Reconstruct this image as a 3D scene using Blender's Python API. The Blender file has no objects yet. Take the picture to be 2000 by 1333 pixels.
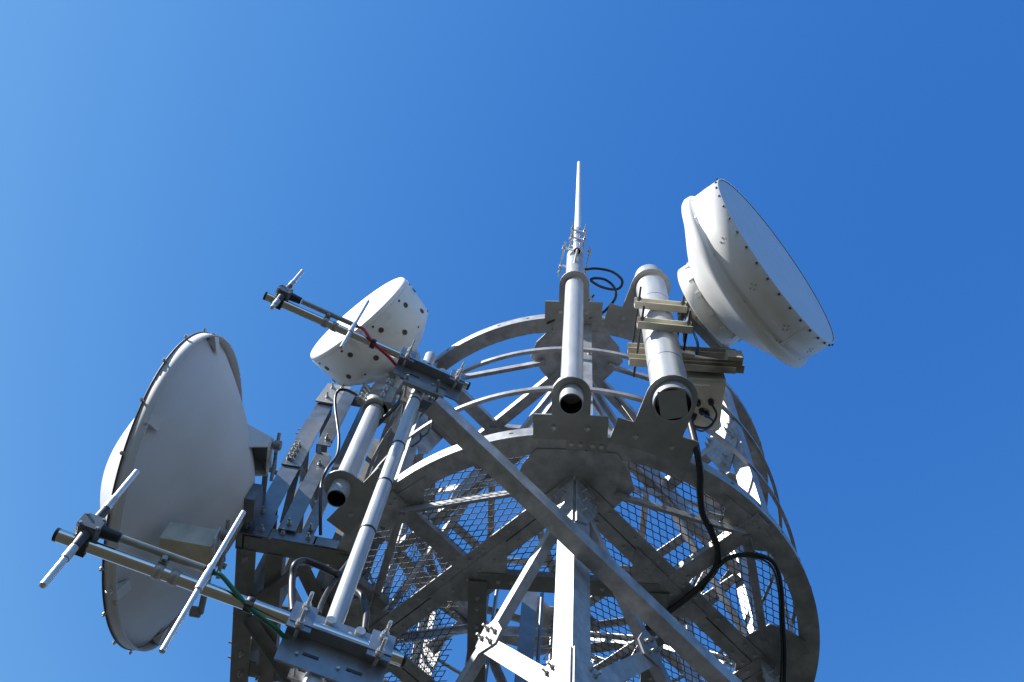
import bpy, math, random
import numpy as np
from mathutils import Vector, Matrix
random.seed(7)
SC = bpy.context.scene
COL = SC.collection
rad = math.radians

# ---------------------------------------------------------------- camera, sky, sun, exposure
CAM = np.array([0.0, 0.0, 1.6])
FPX = 1841.19
RC = np.array([[0.98491723, -0.17302618, 0.0], [-0.15838451, -0.90157244, -0.40259345], [0.0696592, 0.39652122, -0.91537889]])
cd = bpy.data.cameras.new("camera"); cd.sensor_width = 36; cd.lens = FPX/2000*36; cd.clip_start = .05; cd.clip_end = 3000
cam = bpy.data.objects.new("camera", cd); COL.objects.link(cam); SC.camera = cam
_o = np.array([-RC[0,1]*0, 0, 0])
R3 = np.stack([RC[:,0], RC[:,1], RC[:,2]], 1)
cam.matrix_world = Matrix([[R3[i,0], R3[i,1], R3[i,2], CAM[i]] for i in range(3)] + [[0,0,0,1]])

EXPO = .88
SUN_AZ, SUN_EL = -160.0, 40.0            # direction towards the sun, degrees from +X
W = bpy.data.worlds.new("World"); SC.world = W; W.use_nodes = True
nt = W.node_tree; bg = nt.nodes["Background"]
sky = nt.nodes.new("ShaderNodeTexSky"); sky.sky_type = 'NISHITA'; sky.sun_disc = False
sky.sun_elevation = rad(SUN_EL); sky.sun_rotation = rad(90-SUN_AZ); sky.altitude = 0
sky.air_density = .5; sky.dust_density = 0; sky.ozone_density = 1.0
# the photograph's camera response: per-channel contrast on the physical sky
sep = nt.nodes.new("ShaderNodeSeparateColor"); com = nt.nodes.new("ShaderNodeCombineColor"); nt.links.new(sky.outputs[0], sep.inputs[0])
for i, (g_, p_) in enumerate(((.535, 2.48), (.374, 1.42), (.510, .6335))):
    pw = nt.nodes.new("ShaderNodeMath"); pw.operation = 'POWER'; nt.links.new(sep.outputs[i], pw.inputs[0]); pw.inputs[1].default_value = p_
    ml = nt.nodes.new("ShaderNodeMath"); ml.operation = 'MULTIPLY'; nt.links.new(pw.outputs[0], ml.inputs[0]); ml.inputs[1].default_value = g_/.13/2**EXPO
    mi = nt.nodes.new("ShaderNodeMath"); mi.operation = 'MINIMUM'; nt.links.new(ml.outputs[0], mi.inputs[0]); mi.inputs[1].default_value = (.36, .58, .95)[i]/.13/2**EXPO
    nt.links.new(mi.outputs[0], com.inputs[i])
nt.links.new(com.outputs[0], bg.inputs[0]); bg.inputs[1].default_value = .13
sl = bpy.data.lights.new("sun", 'SUN'); sl.energy = 5.0; sl.angle = rad(.5); sl.color = (1, .95, .88)
so = bpy.data.objects.new("sun", sl); COL.objects.link(so)
sd = Vector((math.cos(rad(SUN_AZ))*math.cos(rad(SUN_EL)), math.sin(rad(SUN_AZ))*math.cos(rad(SUN_EL)), math.sin(rad(SUN_EL))))
so.rotation_euler = sd.to_track_quat('Z', 'Y').to_euler(); so.location = (-8, -2, 14)
SC.view_settings.view_transform = 'Standard'; SC.view_settings.look = 'None'
SC.view_settings.exposure = EXPO; SC.view_settings.gamma = 1

# ---------------------------------------------------------------- survey helpers (used while laying out the structure)
def V(*a): return np.array(a, float)
def ray(px, py): return RC @ V(px-1000, -(py-666.5), -FPX)/FPX
def P(px, py, z): d = ray(px, py); return CAM + d*(z-1.6)/d[2]
def PL(px, py, p0, n): d = ray(px, py); return CAM + d*((V(*p0)-CAM) @ n/(d @ n))
def u(a, e=0): return V(math.cos(rad(a))*math.cos(rad(e)), math.sin(rad(a))*math.cos(rad(e)), math.sin(rad(e)))
AX = V(.6307548, 3.92356546, 0)
Z0, Z1, Z2, Z3 = 6.0634, 6.6352, 7.2144, 7.7446
def T(a, r, z): return AX + u(a)*r + V(0, 0, z)
def nrm(v): v = np.array(v, float); return v/np.linalg.norm(v)
UP = V(0, 0, 1)

# ---------------------------------------------------------------- materials
def mat(name, col, rough=.5, metal=0., mott=.15, scale=12, bump=0., dirt=None, dirtamt=.5, streak=False, ramp=(.45,.7), spec=.5):
    m = bpy.data.materials.new(name); m.use_nodes = True
    t = m.node_tree; b = t.nodes["Principled BSDF"]; L = t.links.new
    b.inputs["Roughness"].default_value = rough; b.inputs["Metallic"].default_value = metal
    b.inputs["Specular IOR Level"].default_value = spec
    tc = t.nodes.new("ShaderNodeTexCoord"); mp = t.nodes.new("ShaderNodeMapping"); L(tc.outputs["Object"], mp.inputs[0])
    if streak: mp.inputs["Scale"].default_value = (1, 1, .22)
    n = t.nodes.new("ShaderNodeTexNoise"); n.inputs["Scale"].default_value = scale; n.inputs["Detail"].default_value = 5; n.inputs["Roughness"].default_value = .62
    L(mp.outputs[0], n.inputs[0])
    mr = t.nodes.new("ShaderNodeMapRange"); mr.inputs[1].default_value = .3; mr.inputs[2].default_value = .7
    mr.inputs[3].default_value = 1-mott; mr.inputs[4].default_value = 1+mott; L(n.outputs[0], mr.inputs[0])
    mu = t.nodes.new("ShaderNodeMix"); mu.data_type = 'RGBA'; mu.blend_type = 'MULTIPLY'; mu.inputs[0].default_value = 1
    mu.inputs[6].default_value = (*col, 1); L(mr.outputs[0], mu.inputs[7]); out = mu.outputs[2]
    if dirt:
        n2 = t.nodes.new("ShaderNodeTexNoise"); n2.inputs["Scale"].default_value = scale*.35; n2.inputs["Detail"].default_value = 8; L(mp.outputs[0], n2.inputs[0])
        r2 = t.nodes.new("ShaderNodeMapRange"); r2.inputs[1].default_value = ramp[0]; r2.inputs[2].default_value = ramp[1]; r2.inputs[3].default_value = 0; r2.inputs[4].default_value = dirtamt
        L(n2.outputs[0], r2.inputs[0])
        m2 = t.nodes.new("ShaderNodeMix"); m2.data_type = 'RGBA'; L(r2.outputs[0], m2.inputs[0]); L(out, m2.inputs[6]); m2.inputs[7].default_value = (*dirt, 1); out = m2.outputs[2]
    L(out, b.inputs["Base Color"])
    rr = t.nodes.new("ShaderNodeMapRange"); rr.inputs[3].default_value = max(.02, rough*.8); rr.inputs[4].default_value = min(1, rough*1.25); L(n.outputs[0], rr.inputs[0]); L(rr.outputs[0], b.inputs["Roughness"])
    if bump:
        bn = t.nodes.new("ShaderNodeBump"); bn.inputs["Strength"].default_value = bump; bn.inputs["Distance"].default_value = .004; L(n.outputs[0], bn.inputs["Height"]); L(bn.outputs[0], b.inputs["Normal"])
    return m
M = dict(
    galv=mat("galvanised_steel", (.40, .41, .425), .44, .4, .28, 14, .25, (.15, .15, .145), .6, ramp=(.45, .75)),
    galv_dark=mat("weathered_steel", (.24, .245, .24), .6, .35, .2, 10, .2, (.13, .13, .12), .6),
    plate=mat("bracket_steel", (.34, .35, .35), .5, .4, .16, 9, .15, (.22, .22, .2), .5),
    pipe=mat("pipe_steel", (.40, .42, .44), .42, .25, .12, 22, .12, (.26, .27, .275), .6, True),
    post=mat("support_pipe_steel", (.44, .46, .48), .4, .25, .12, 40, .1, (.30, .32, .33), .5, True),
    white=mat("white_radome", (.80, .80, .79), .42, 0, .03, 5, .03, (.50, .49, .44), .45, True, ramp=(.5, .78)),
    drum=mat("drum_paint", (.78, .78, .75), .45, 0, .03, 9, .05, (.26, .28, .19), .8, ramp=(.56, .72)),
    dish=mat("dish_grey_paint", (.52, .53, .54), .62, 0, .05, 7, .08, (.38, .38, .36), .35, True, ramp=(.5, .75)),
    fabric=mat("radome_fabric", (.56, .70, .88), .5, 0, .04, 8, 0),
    beige=mat("beige_painted_metal", (.66, .64, .55), .5, .1, .12, 12, .1, (.3, .27, .2), .5),
    cast=mat("cast_aluminium", (.36, .35, .31), .45, .6, .15, 22, .3, (.2, .19, .16), .5),
    chrome=mat("polished_steel", (.70, .67, .62), .08, 1, .05, 30, 0),
    alu=mat("satin_aluminium", (.62, .62, .62), .34, .7, .08, 30, .05),
    zinc=mat("zinc_bolt", (.48, .48, .46), .4, .7, .2, 40, .1),
    black=mat("black_rubber", (.015, .015, .017), .4, 0, .2, 30),
    band=mat("black_strap", (.02, .02, .022), .5, 0, .1, 30),
    tape=mat("dark_tape", (.05, .05, .055), .5, 0, .2, 30),
    box=mat("junction_grey", (.14, .16, .19), .5, .1, .12, 25, .1),
    dark=mat("pipe_bore_shade", (.004, .004, .005), .8, .1, .2, 20),  # near-black colour paints the shade inside open pipe ends
    slot_shade=mat("slot_shadow_gap", (.05, .055, .06), .8, 0, .1, 20),  # dark colour standing in for the shade in punched slots
    red=mat("red_cable", (.42, .01, .03), .4, 0, .1, 30),
    green=mat("green_cable", (.01, .12, .05), .4, 0, .1, 30),
    grey=mat("grey_cable", (.30, .31, .30), .45, 0, .1, 30),
    plug=mat("brown_rubber_plug", (.07, .055, .045), .6, 0, .2, 30),
    frame=mat("frame_steel", (.19, .215, .25), .38, .75, .18, 13, .15, (.18, .18, .18), .55),
    newzinc=mat("fresh_zinc_plate", (.30, .32, .345), .34, .7, .2, 12, .12, (.2, .2, .2), .5),
    dkgreen=mat("dark_green_wire", (.004, .03, .018), .4, 0, .1, 30),
    blue=mat("blue_cable", (.02, .10, .30), .4, 0, .1, 30),
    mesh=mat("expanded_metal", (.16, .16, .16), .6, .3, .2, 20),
    maroon=mat("rim_gasket", (.05, .03, .035), .6, 0, .1, 30),
    rust=mat("rusty_channel", (.48, .45, .37), .6, .2, .2, 9, .2, (.13, .09, .055), .8, ramp=(.5, .66)),
    ground=mat("dark_scrub_ground", (.019, .018, .011), .95, 0, .35, .8, .3, (.02, .026, .012), .7),
)

# ---------------------------------------------------------------- mesh builder
class MB:
    def __init__(s): s.v = []; s.f = []; s.m = []; s.sm = []
    def add(s, vs, fs, mi=0, smooth=False):
        k = len(s.v); s.v += [tuple(map(float, v)) for v in vs]
        s.f += [tuple(i+k for i in f) for f in fs]; s.m += [mi]*len(fs); s.sm += [smooth]*len(fs); return s
    def prism(s, poly, ax, mi=0):
        """extrude a planar 3D polygon along vector ax"""
        poly = [np.array(p, float) for p in poly]; n = len(poly)
        nn = sum(np.cross(poly[i], poly[(i+1) % n]) for i in range(n))
        if nn @ ax > 0: poly = poly[::-1]
        vs = poly + [p+ax for p in poly]
        fs = [tuple(range(n)), tuple(range(2*n-1, n-1, -1))] + [(i, i+n, (i+1) % n+n, (i+1) % n) for i in range(n)]
        return s.add(vs, fs, mi)
    def box(s, c, x, y, z, mi=0):
        """c centre; x,y,z full-size edge vectors"""
        c, x, y, z = map(lambda a: np.array(a, float), (c, x, y, z))
        return s.prism([c-x/2-y/2-z/2, c+x/2-y/2-z/2, c+x/2+y/2-z/2, c-x/2+y/2-z/2], z, mi)
    def bar(s, p0, p1, a, b, wa, wb, mi=0):
        """rectangular bar, heel along p0-p1, extends wa along a and wb along b"""
        p0, p1 = np.array(p0, float), np.array(p1, float); a = nrm(a); b = nrm(b)
        return s.prism([p0, p0+a*wa, p0+a*wa+b*wb, p0+b*wb], p1-p0, mi)
    def ang(s, p0, p1, a, b, wa, wb, t=.008, mi=0):
        """L section: heel along p0-p1, flanges along a and b"""
        p0, p1 = np.array(p0, float), np.array(p1, float); d = nrm(p1-p0)
        a = nrm(np.array(a)-d*(np.array(a) @ d)); b = np.array(b)-d*(np.array(b) @ d); b = nrm(b-a*(a @ b))
        pr = [p0, p0+a*wa, p0+a*wa+b*t, p0+a*t*1.5+b*t, p0+a*t+b*t*1.5, p0+a*t+b*wb, p0+b*wb]
        return s.prism(pr, p1-p0, mi)
    def chan(s, p0, p1, a, b, wa, wb, t=.007, mi=0):
        """C section: web spans wa along a, flanges wb along b"""
        p0, p1 = np.array(p0, float), np.array(p1, float); d = nrm(p1-p0)
        a = nrm(np.array(a)-d*(np.array(a) @ d)); b = np.array(b)-d*(np.array(b) @ d); b = nrm(b-a*(a @ b))
        pr = [p0, p0+a*wa, p0+a*wa+b*wb, p0+a*(wa-t)+b*wb, p0+a*(wa-t)+b*t, p0+a*t+b*t, p0+a*t+b*wb, p0+b*wb]
        return s.prism(pr, p1-p0, mi)
    def lathe(s, o, d, prof, n=64, mi=0, a0=0, a1=360, closed=False, smooth=True, mis=None):
        """prof: list of (axial, radius)"""
        o = np.array(o, float); d = nrm(d); h = UP if abs(d[2]) < .9 else V(1, 0, 0)
        e1 = nrm(np.cross(h, d)); e2 = np.cross(d, e1)
        full = abs(a1-a0) >= 360; k = n if full else n+1
        vs = []
        for (x, r) in prof:
            for i in range(k):
                t = rad(a0+(a1-a0)*i/n); vs.append(o+d*x+(e1*math.cos(t)+e2*math.sin(t))*r)
        m = len(prof); rng = range(m if closed else m-1)
        for j in rng:
            fs = []
            for i in range(n):
                i2 = (i+1) % k; j2 = (j+1) % m
                fs.append((j*k+i, j*k+i2, j2*k+i2, j2*k+i))
            if j == 0: base = len(s.v); s.v += [tuple(map(float, v)) for v in vs]
            s.f += [tuple(q+base for q in f) for f in fs]; s.m += [mis[j] if mis else mi]*len(fs); s.sm += [smooth]*len(fs)
        if closed and not full:
            s.f.append(tuple(base+j*k for j in range(m))); s.f.append(tuple(base+j*k+k-1 for j in range(m))[::-1]); s.m += [mi]*2; s.sm += [False]*2
        return s
    def cyl(s, p0, p1, r, r2=None, n=20, mi=0, cap=True):
        p0, p1 = np.array(p0, float), np.array(p1, float); L = np.linalg.norm(p1-p0); r2 = r if r2 is None else r2
        prof = ([(0, 0)] if cap else [])+[(0, r), (0, r), (L, r2), (L, r2)]+([(L, 0)] if cap else [])
        k = len(s.f); s.lathe(p0, p1-p0, [(0, r), (L, r2)], n, mi)
        if cap:
            d = nrm(p1-p0); h = UP if abs(d[2]) < .9 else V(1, 0, 0); e1 = nrm(np.cross(h, d)); e2 = np.cross(d, e1)
            for (q, rr, fl) in ((p0, r, 1), (p1, r2, 0)):
                ring = [q+(e1*math.cos(2*math.pi*i/n)+e2*math.sin(2*math.pi*i/n))*rr for i in range(n)]
                s.add(ring, [tuple(range(n))[::-1] if fl else tuple(range(n))], mi)
        return s
    def hollow(s, p0, p1, r, wall=.006, n=40, mi=0, bore=1):
        """open pipe with a visible bore"""
        p0, p1 = np.array(p0, float), np.array(p1, float); L = np.linalg.norm(p1-p0); ri = r-wall
        s.lathe(p0, p1-p0, [(0, r), (L, r)], n, mi)
        s.lathe(p0, p1-p0, [(0, ri), (0, r)], n, mi, smooth=False); s.lathe(p0, p1-p0, [(L, r), (L, 0.001)], n, mi, smooth=False)
        s.lathe(p0, p1-p0, [(L-.01, .001), (L-.01, ri), (0, ri)], n, bore, smooth=False); return s
    def tube(s, pts, r, n=10, mi=0, sub=8):
        pts = [np.array(p, float) for p in pts]
        if len(pts) > 2 and sub > 1:
            q = [2*pts[0]-pts[1]]+pts+[2*pts[-1]-pts[-2]]; out = []
            for i in range(1, len(q)-2):
                for k in range(sub):
                    t = k/sub; a, b, c, e = q[i-1:i+3]
                    out.append(.5*(2*b+(c-a)*t+(2*a-5*b+4*c-e)*t*t+(3*b-a-3*c+e)*t**3))
            out.append(pts[-1]); pts = out
        e1 = None; vs = []
        for i, p in enumerate(pts):
            d = nrm(pts[min(i+1, len(pts)-1)]-pts[max(i-1, 0)])
            if e1 is None: e1 = nrm(np.cross(d, V(.3, .2, .93)))
            e1 = nrm(e1-d*(e1 @ d)); e2 = np.cross(d, e1)
            vs += [p+(e1*math.cos(2*math.pi*k/n)+e2*math.sin(2*math.pi*k/n))*r for k in range(n)]
        fs = [(i*n+k, i*n+(k+1) % n, (i+1)*n+(k+1) % n, (i+1)*n+k) for i in range(len(pts)-1) for k in range(n)]
        s.add(vs, fs, mi, True); L = len(pts)
        s.add([vs[k] for k in range(n)], [tuple(range(n))[::-1]], mi); s.add([vs[(L-1)*n+k] for k in range(n)], [tuple(range(n))], mi); return s
    def bolt(s, p, nrml, r=.014, stub=.03, mi=0):
        """washer, hexagonal nut and threaded stub"""
        p = np.array(p, float); d = nrm(nrml)
        s.cyl(p, p+d*.003, r*1.25, n=12, mi=mi); s.cyl(p+d*.003, p+d*r*1.1, r, n=6, mi=mi)
        for f in range(len(s.sm)-8, len(s.sm)): s.sm[f] = False
        if stub: s.cyl(p+d*r*1.1, p+d*(r*1.1+stub), r*.5, n=8, mi=mi)
        return s
ROOT = {}
def tag(o, label, cat, group=None, kind=None):
    if label: o["label"] = label
    if cat: o["category"] = cat
    if group: o["group"] = group
    if kind: o["kind"] = kind
    return o
def thing(name, label, cat, loc, group=None):
    o = bpy.data.objects.new(name, None); COL.objects.link(o); o.location = [float(x) for x in loc]; o.empty_display_size = .1
    ROOT[o.name] = np.array(loc, float); return tag(o, label, cat, group)
def obj(name, mb, mats, parent=None, label=None, loc=None):
    if not isinstance(mats, (list, tuple)): mats = [mats]
    me = bpy.data.meshes.new(name); off = ROOT[parent.name] if parent is not None else (np.array(loc, float) if loc is not None else np.mean(np.array(mb.v), 0))
    me.from_pydata([tuple(np.array(v)-off) for v in mb.v], [], mb.f)
    for m in mats: me.materials.append(M[m])
    me.polygons.foreach_set("material_index", mb.m); me.polygons.foreach_set("use_smooth", mb.sm); me.update()
    o = bpy.data.objects.new(name, me); COL.objects.link(o)
    if parent is None: o.location = [float(x) for x in off]
    else: o.parent = parent
    ROOT[o.name] = off
    if label: o["label"] = label
    return o
def bolts(parent, spots, r=.014, stub=.03, m='zinc'):
    for (p, n) in spots: obj("bolt", MB().bolt(p, n, r, stub), m, parent)

# ---------------------------------------------------------------- ground
g = MB()
rs = [0, 3, 8, 20, 50, 120, 400, 1500]
gv = [V(0, 4, 0)]; gf = []
for k, r in enumerate(rs[1:]):
    for i in range(64):
        a = 2*math.pi*i/64; gv.append(V(r*math.cos(a), 4+r*math.sin(a), 0 if r < 20 else random.uniform(-.02, .02)*r*.3-.1))
gf = [(0, 1+i, 1+(i+1) % 64) for i in range(64)]
for k in range(len(rs)-2):
    for i in range(64):
        a = 1+k*64+i; b = 1+k*64+(i+1) % 64; gf.append((a, a+64, b+64, b))
g.add(gv, gf); o = obj("ground", g, 'ground', loc=(0, 4, 0)); o["kind"] = "structure"

# ================================================================ TOWER
LEGS = (-97.5, -7.5, 82.5, 172.5); RL = 1.25
tw = thing("lattice_tower", "round topped galvanised steel lattice tower with mesh platform between two rings", "tower", (AX[0], AX[1], 0))
def legc(a, z): return T(a, RL, z)
for a in LEGS:                                    # four angle legs, corner outwards
    d1, d2 = u(a+135), u(a-135); w, t = .115, .012
    c = legc(a, 0); inn = -u(a)
    poly = [c, c+d1*w, c+d1*w+d2*t, c+inn*t*1.414, c+d2*w+d1*t, c+d2*w]
    obj("leg", MB().prism(poly, V(0, 0, Z3-.02)), 'galv', tw)
# rings: L section revolved, outer face + underside
def ring(name, z, R=1.5, w=.12, h=.085, t=.009, gap=None, n=180, m='galv'):
    pr = [(0, R-w), (0, R), (h, R), (h, R-t), (t, R-t), (t, R-w)]
    b = MB(); b.lathe(AX+V(0, 0, z), UP, pr, n, closed=True, smooth=False)
    b2 = b
    for i in range(44):                            # thin dark boxes on the outer face, painting the shade of punched slots
        a = i*360/44+3.1; c = T(a, R+.0005, z+h*.55); b2.box(c, u(a)*.003, u(a+90)*.022, UP*.008, 1)
    return obj(name, b2, [m, 'slot_shade'], tw)
pring = ring("platform_ring", Z0)
uring = ring("upper_ring", Z3, w=.105, h=.08)
for zr, par, az in ((Z0, pring, -95.5), (Z0, pring, 84), (Z3, uring, -105), (Z3, uring, 75)):     # splice plates on the underside
    spl = MB(); R = 1.5
    for s in (-1, 1):
        pts = [T(az+s*k, R-.008, zr-.008) for k in np.linspace(.25, 4.4, 6)]+[T(az+s*k, R-.108, zr-.008) for k in np.linspace(4.4, .25, 6)]
        spl.prism(pts, UP*.0065)
    sp = obj("splice_plate", spl, 'plate', par)
    if zr == Z0: bolts(par, [(T(az+s*k, R-.055, zr-.008), -UP) for s in (-1, 1) for k in (1.3, 3.2)], .012, .0)
# handrail hoops: flat bar bent into a hoop, with uprights
for z in (Z1, Z2):
    b = MB(); b.lathe(AX+V(0, 0, z), UP, [(-.014, 1.494), (-.014, 1.5), (.020, 1.5), (.020, 1.494)], 180, closed=True, smooth=False)
    b.lathe(AX+V(0, 0, z-.014), UP, [(0, 1.478), (0, 1.494), (.005, 1.494), (.005, 1.478)], 180, closed=True, smooth=False)
    obj("handrail", b, 'galv', tw)
# flat bar stanchions that carry the hoops
for a in (-95.1, -5.1, 84.9, 174.9):
    b = MB(); b.box(T(a, 1.447, (Z0+Z3)/2+.02), u(a)*.008, u(a+90)*.055, UP*(Z3-Z0-.04)); so_ = obj("stanchion", b, 'galv', tw)
    bolts(so_, [(T(a, 1.452, z+.03)+u(a+90)*.01, u(a)) for z in (Z1, Z2)], .010, .012)
# ring posts between the two rings
for k, a in enumerate((-52.5, 37.5, 127.5, -142.5)):
    p = MB(); h = T(a, 1.49, Z0+.01)
    p.ang(h, T(a, 1.49, Z3), -u(a), u(a+90), .10, .075, .008); po = obj("ring_post", p, 'galv', tw)
    nrmv = u(a-90)
    g = MB(); z = 6.95                             # gusset between post and mid rail, bolted
    q = lambda r, zz: T(a, r, zz)+nrmv*.001
    g.prism([q(1.44, z+.26), q(1.30, z+.24), q(1.22, z+.12), q(1.30, z-.2), q(1.36, z-.27), q(1.47, z-.02)], nrmv*.008)
    gp = obj("gusset_plate", g, 'galv', tw)
    bolts(gp, [(q(r, zz)+nrmv*.009, nrmv) for r, zz in ((1.42, z+.17), (1.435, z+.11), (1.445, z+.05), (1.28, z+.2), (1.26, z+.15), (1.36, z-.1), (1.34, z-.18))], .011, .02)
    m_ = MB(); m_.ang(T(a, 1.34, z+.10)-nrmv*.002, T(a, .885, z+.10)-nrmv*.002, UP, -nrmv, .07, .07, .007); obj("mid_rail", m_, 'galv', tw)
# mid level horizontals on the four faces + upper and platform horizontals
for k, a in enumerate(LEGS):
    b_ = LEGS[(k+1) % 4]; mid = a+45; n = u(mid); al = nrm(legc(b_, 0)-legc(a, 0)); inn = -n
    def F(s, z, off=0.): return legc(a, z)+al*s+n*off
    LN = 1.7678; kz = .005*(k % 2)
    # platform level double angle, back to back with a gap
    b = MB()
    for sgn in (-1, 1):
        h0 = F(.02, Z0-.020-kz)+n*(-.06+sgn*.005); h1 = F(LN-.02, Z0-.020-kz)+n*(-.06+sgn*.005)
        b.ang(h0, h1, n*sgn, UP, .075, .075, .008)
    fb = obj("platform_beam", b, 'galv', tw)
    bolts(fb, [(F(s, Z0-.020-kz)+n*(-.06+sg*.045), -UP) for s in (.12, .2, .3, .52, .72, .84, .94, 1.05, 1.25, 1.5, 1.6) for sg in (-1, 1)], .011, 0)
    # upper level angle
    b = MB(); b.ang(F(.04, Z3-.013-kz, -.02), F(LN-.04, Z3-.013-kz, -.02), inn, UP, .075, .07, .007); obj("upper_beam", b, 'galv', tw)
    # mid rail of the face
    b = MB(); b.ang(F(.06, 6.95-kz, -.015), F(LN-.06, 6.95-kz, -.015), inn, UP, .065, .06, .006); obj("face_rail", b, 'galv', tw)
    # K bracing above the platform: from the leg top inwards to the mid rail and down to the platform
    for (s0, z0, s1, z1) in ((.10, 7.62, .80, 7.02), (LN-.10, 7.62, LN-.80, 7.02), (.10, 7.45, .52, 6.98), (LN-.1, 7.45, LN-.52, 6.98), (.84, 6.93, .16, 6.20), (LN-.84, 6.93, LN-.16, 6.20)):
        b = MB(); d = nrm(F(s1, z1)-F(s0, z0)); side = np.cross(n, d); b.ang(F(s0, z0, -.012), F(s1, z1, -.012), side if side[2] < 0 else -side, inn, .05, .05, .006); obj("brace", b, 'galv', tw)
    # gusset at the mid rail
    g = MB(); g.prism([F(.60, 6.90, .0), F(1.17, 6.90, .0), F(1.12, 7.06, .0), F(.98, 7.13, .0), F(.79, 7.13, .0), F(.65, 7.06, .0)], -n*.008); obj("gusset_plate", g, 'galv', tw)
    # K bracing below the platform, repeated down to the ground
    for lv, zt in enumerate((5.80, 4.30, 2.80, 1.30)):
        zb = zt-.64; zl = zt-1.2
        for mir in (0, 1):
            S = (lambda s: LN-s) if mir else (lambda s: s)
            j = .545
            def arm(s0, z0, s1, z1, w1=.05, w2=.055, off=.0):
                d = nrm(F(S(s1), z1)-F(S(s0), z0)); side = np.cross(n, d); side = side if side @ al*(1 if not mir else -1) > 0 else -side
                side = -side if off else side
                bb = MB(); bb.ang(F(S(s0), z0, .002), F(S(s1), z1, .002), side, inn, w1, w2, .006); return bb
            obj("brace", arm(.075, zt, j, zb), 'galv', tw)
            if zl > 0: obj("brace", arm(j+.01, zb-.01, LN/2, max(zb-.40, .05)), 'galv', tw)
            if zl > 0: obj("brace", arm(j-.03, zb-.02, .13, zl+.06, .085, .05), 'galv', tw)
            g = MB(); g.prism([F(S(j-.045), zb+.10, .003), F(S(j+.035), zb+.075, .003), F(S(j+.075), zb-.015, .003), F(S(j+.045), zb-.085, .003), F(S(j-.065), zb-.09, .003), F(S(j-.10), zb-.02, .003)], n*.009)
            gp = obj("gusset_plate", g, 'galv', tw)
            if lv == 0 and k in (0, 3): bolts(gp, [(F(S(j+x), zb+z, .012), n) for x, z in ((.0, .055), (.035, .015), (-.055, -.005), (-.03, -.055))], .013, .022)
            # gusset on the leg where the lower arms meet
            g = MB(); g.prism([F(S(.0), zl+.10, .003), F(S(.09), zl+.10, .003), F(S(.24), zl+.02, .003), F(S(.24), zl-.10, .003), F(S(.1), zl-.2, .003), F(S(.0), zl-.2, .003)], n*.009)
            if zl > 0:
                gp = obj("gusset_plate", g, 'galv', tw)
                if lv == 0 and k in (0, 3): bolts(gp, [(F(S(.10), zl+.045, .012), n), (F(S(.13), zl+.03, .012), n)], .011, .02)
            # gusset at the top of the leg under the platform
            if lv == 0:
                g = MB(); g.prism([F(S(.004), 6.0, .003), F(S(.16), 6.0, .003), F(S(.17), 5.86, .003), F(S(.09), 5.68, .003), F(S(.004), 5.62, .003)], n*.009)
                gp = obj("gusset_plate", g, 'galv', tw)
                if k in (0, 3): bolts(gp, [(F(S(x), z, .012), n) for x, z in ((.05, 5.93), (.05, 5.84), (.05, 5.75), (.11, 5.92), (.12, 5.84))], .011, .02)
    # horizontal face beam lower down
    for zz in (4.42, 2.92, 1.42):
        b = MB(); b.ang(F(.1, zz-.03-kz, -.01), F(LN-.1, zz-.03-kz, -.01), inn, UP, .07, .07, .007); obj("face_rail", b, 'galv', tw)
# horizontal gussets at platform and upper level over every leg
for a in LEGS:
    for zz, w1, w2 in ((Z0-.0095, .22, .33), (Z3-.0095, .20, .33)):
        t_ = u(a+90); q = lambda r, s: T(a, r, zz)+t_*s
        g = MB(); g.prism([q(1.40, -w1), q(1.41, 0), q(1.40, w1), q(1.30, w2*.88), q(1.18, w2), q(1.02, .20), q(1.02, -.20), q(1.18, -w2), q(1.30, -w2*.88)], UP*.0085)
        obj("corner_plate", g, 'galv', tw)
    for zz in (Z0, Z3):
        for s in (-1, 1):                          # light angles from the leg to the ring
            b = MB(); b.ang(T(a+s*11, 1.20, zz-.03), T(a+s*44, 1.37, zz-.03), UP*-1, -u(a+s*27), .045, .045, .005)
            obj("ring_tie", b, 'galv', tw)
# outriggers from the middle of each face out to the ring, and inner diamond
mids = [(-142.5), (-52.5), 37.5, 127.5]
for a in mids:
    for zz in (Z0, Z3):
        t_ = u(a+90); b = MB(); z_ = zz-.026
        b.chan(T(a, .80, z_)-t_*.05, T(a, 1.48, z_)-t_*.05, t_, UP, .10, .05, .007)
        ob = obj("outrigger", b, 'galv', tw)
        if zz == Z0: bolts(ob, [(T(a, r, z_)+t_*s, -UP) for r in (.93, 1.34, 1.43) for s in (-.025, .025)], .011, 0)
    if True:
        g = MB(); q = lambda r, s: T(a, r, Z0-.0295)+u(a+90)*s
        g.prism([q(.84, -.32), q(.84, .32), q(.72, .22), q(.62, .1), q(.62, -.1), q(.72, -.22)], UP*.008); obj("corner_plate", g, 'galv', tw)
        g = MB(); q = lambda r, s: T(a, r, Z0-.0075)+u(a+90)*s
        g.prism([q(1.42, -.25), q(1.45, 0), q(1.42, .25), q(1.30, .12), q(1.30, -.12)], UP*.0065); obj("corner_plate", g, 'galv', tw)
for i in range(4):
    dz_ = .012*(i % 2); p0 = T(mids[i], .74, Z0-.036-dz_); p1 = T(mids[(i+1) % 4], .74, Z0-.036-dz_); d = nrm(p1-p0); s_ = np.cross(UP, d)
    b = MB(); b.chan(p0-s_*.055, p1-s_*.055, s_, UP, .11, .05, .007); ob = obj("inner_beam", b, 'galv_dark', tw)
    bolts(ob, [(p0+d*x+s_*0, -UP) for x in (.12, .2, .62, .72, .85, .93)], .011, 0)
    p0 = T(mids[i], .86, Z3-.03-dz_); p1 = T(mids[(i+1) % 4], .86, Z3-.03-dz_)
    b = MB(); b.ang(p0, p1, s_, UP, .05, .05, .006); obj("inner_beam", b, 'galv', tw)

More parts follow.
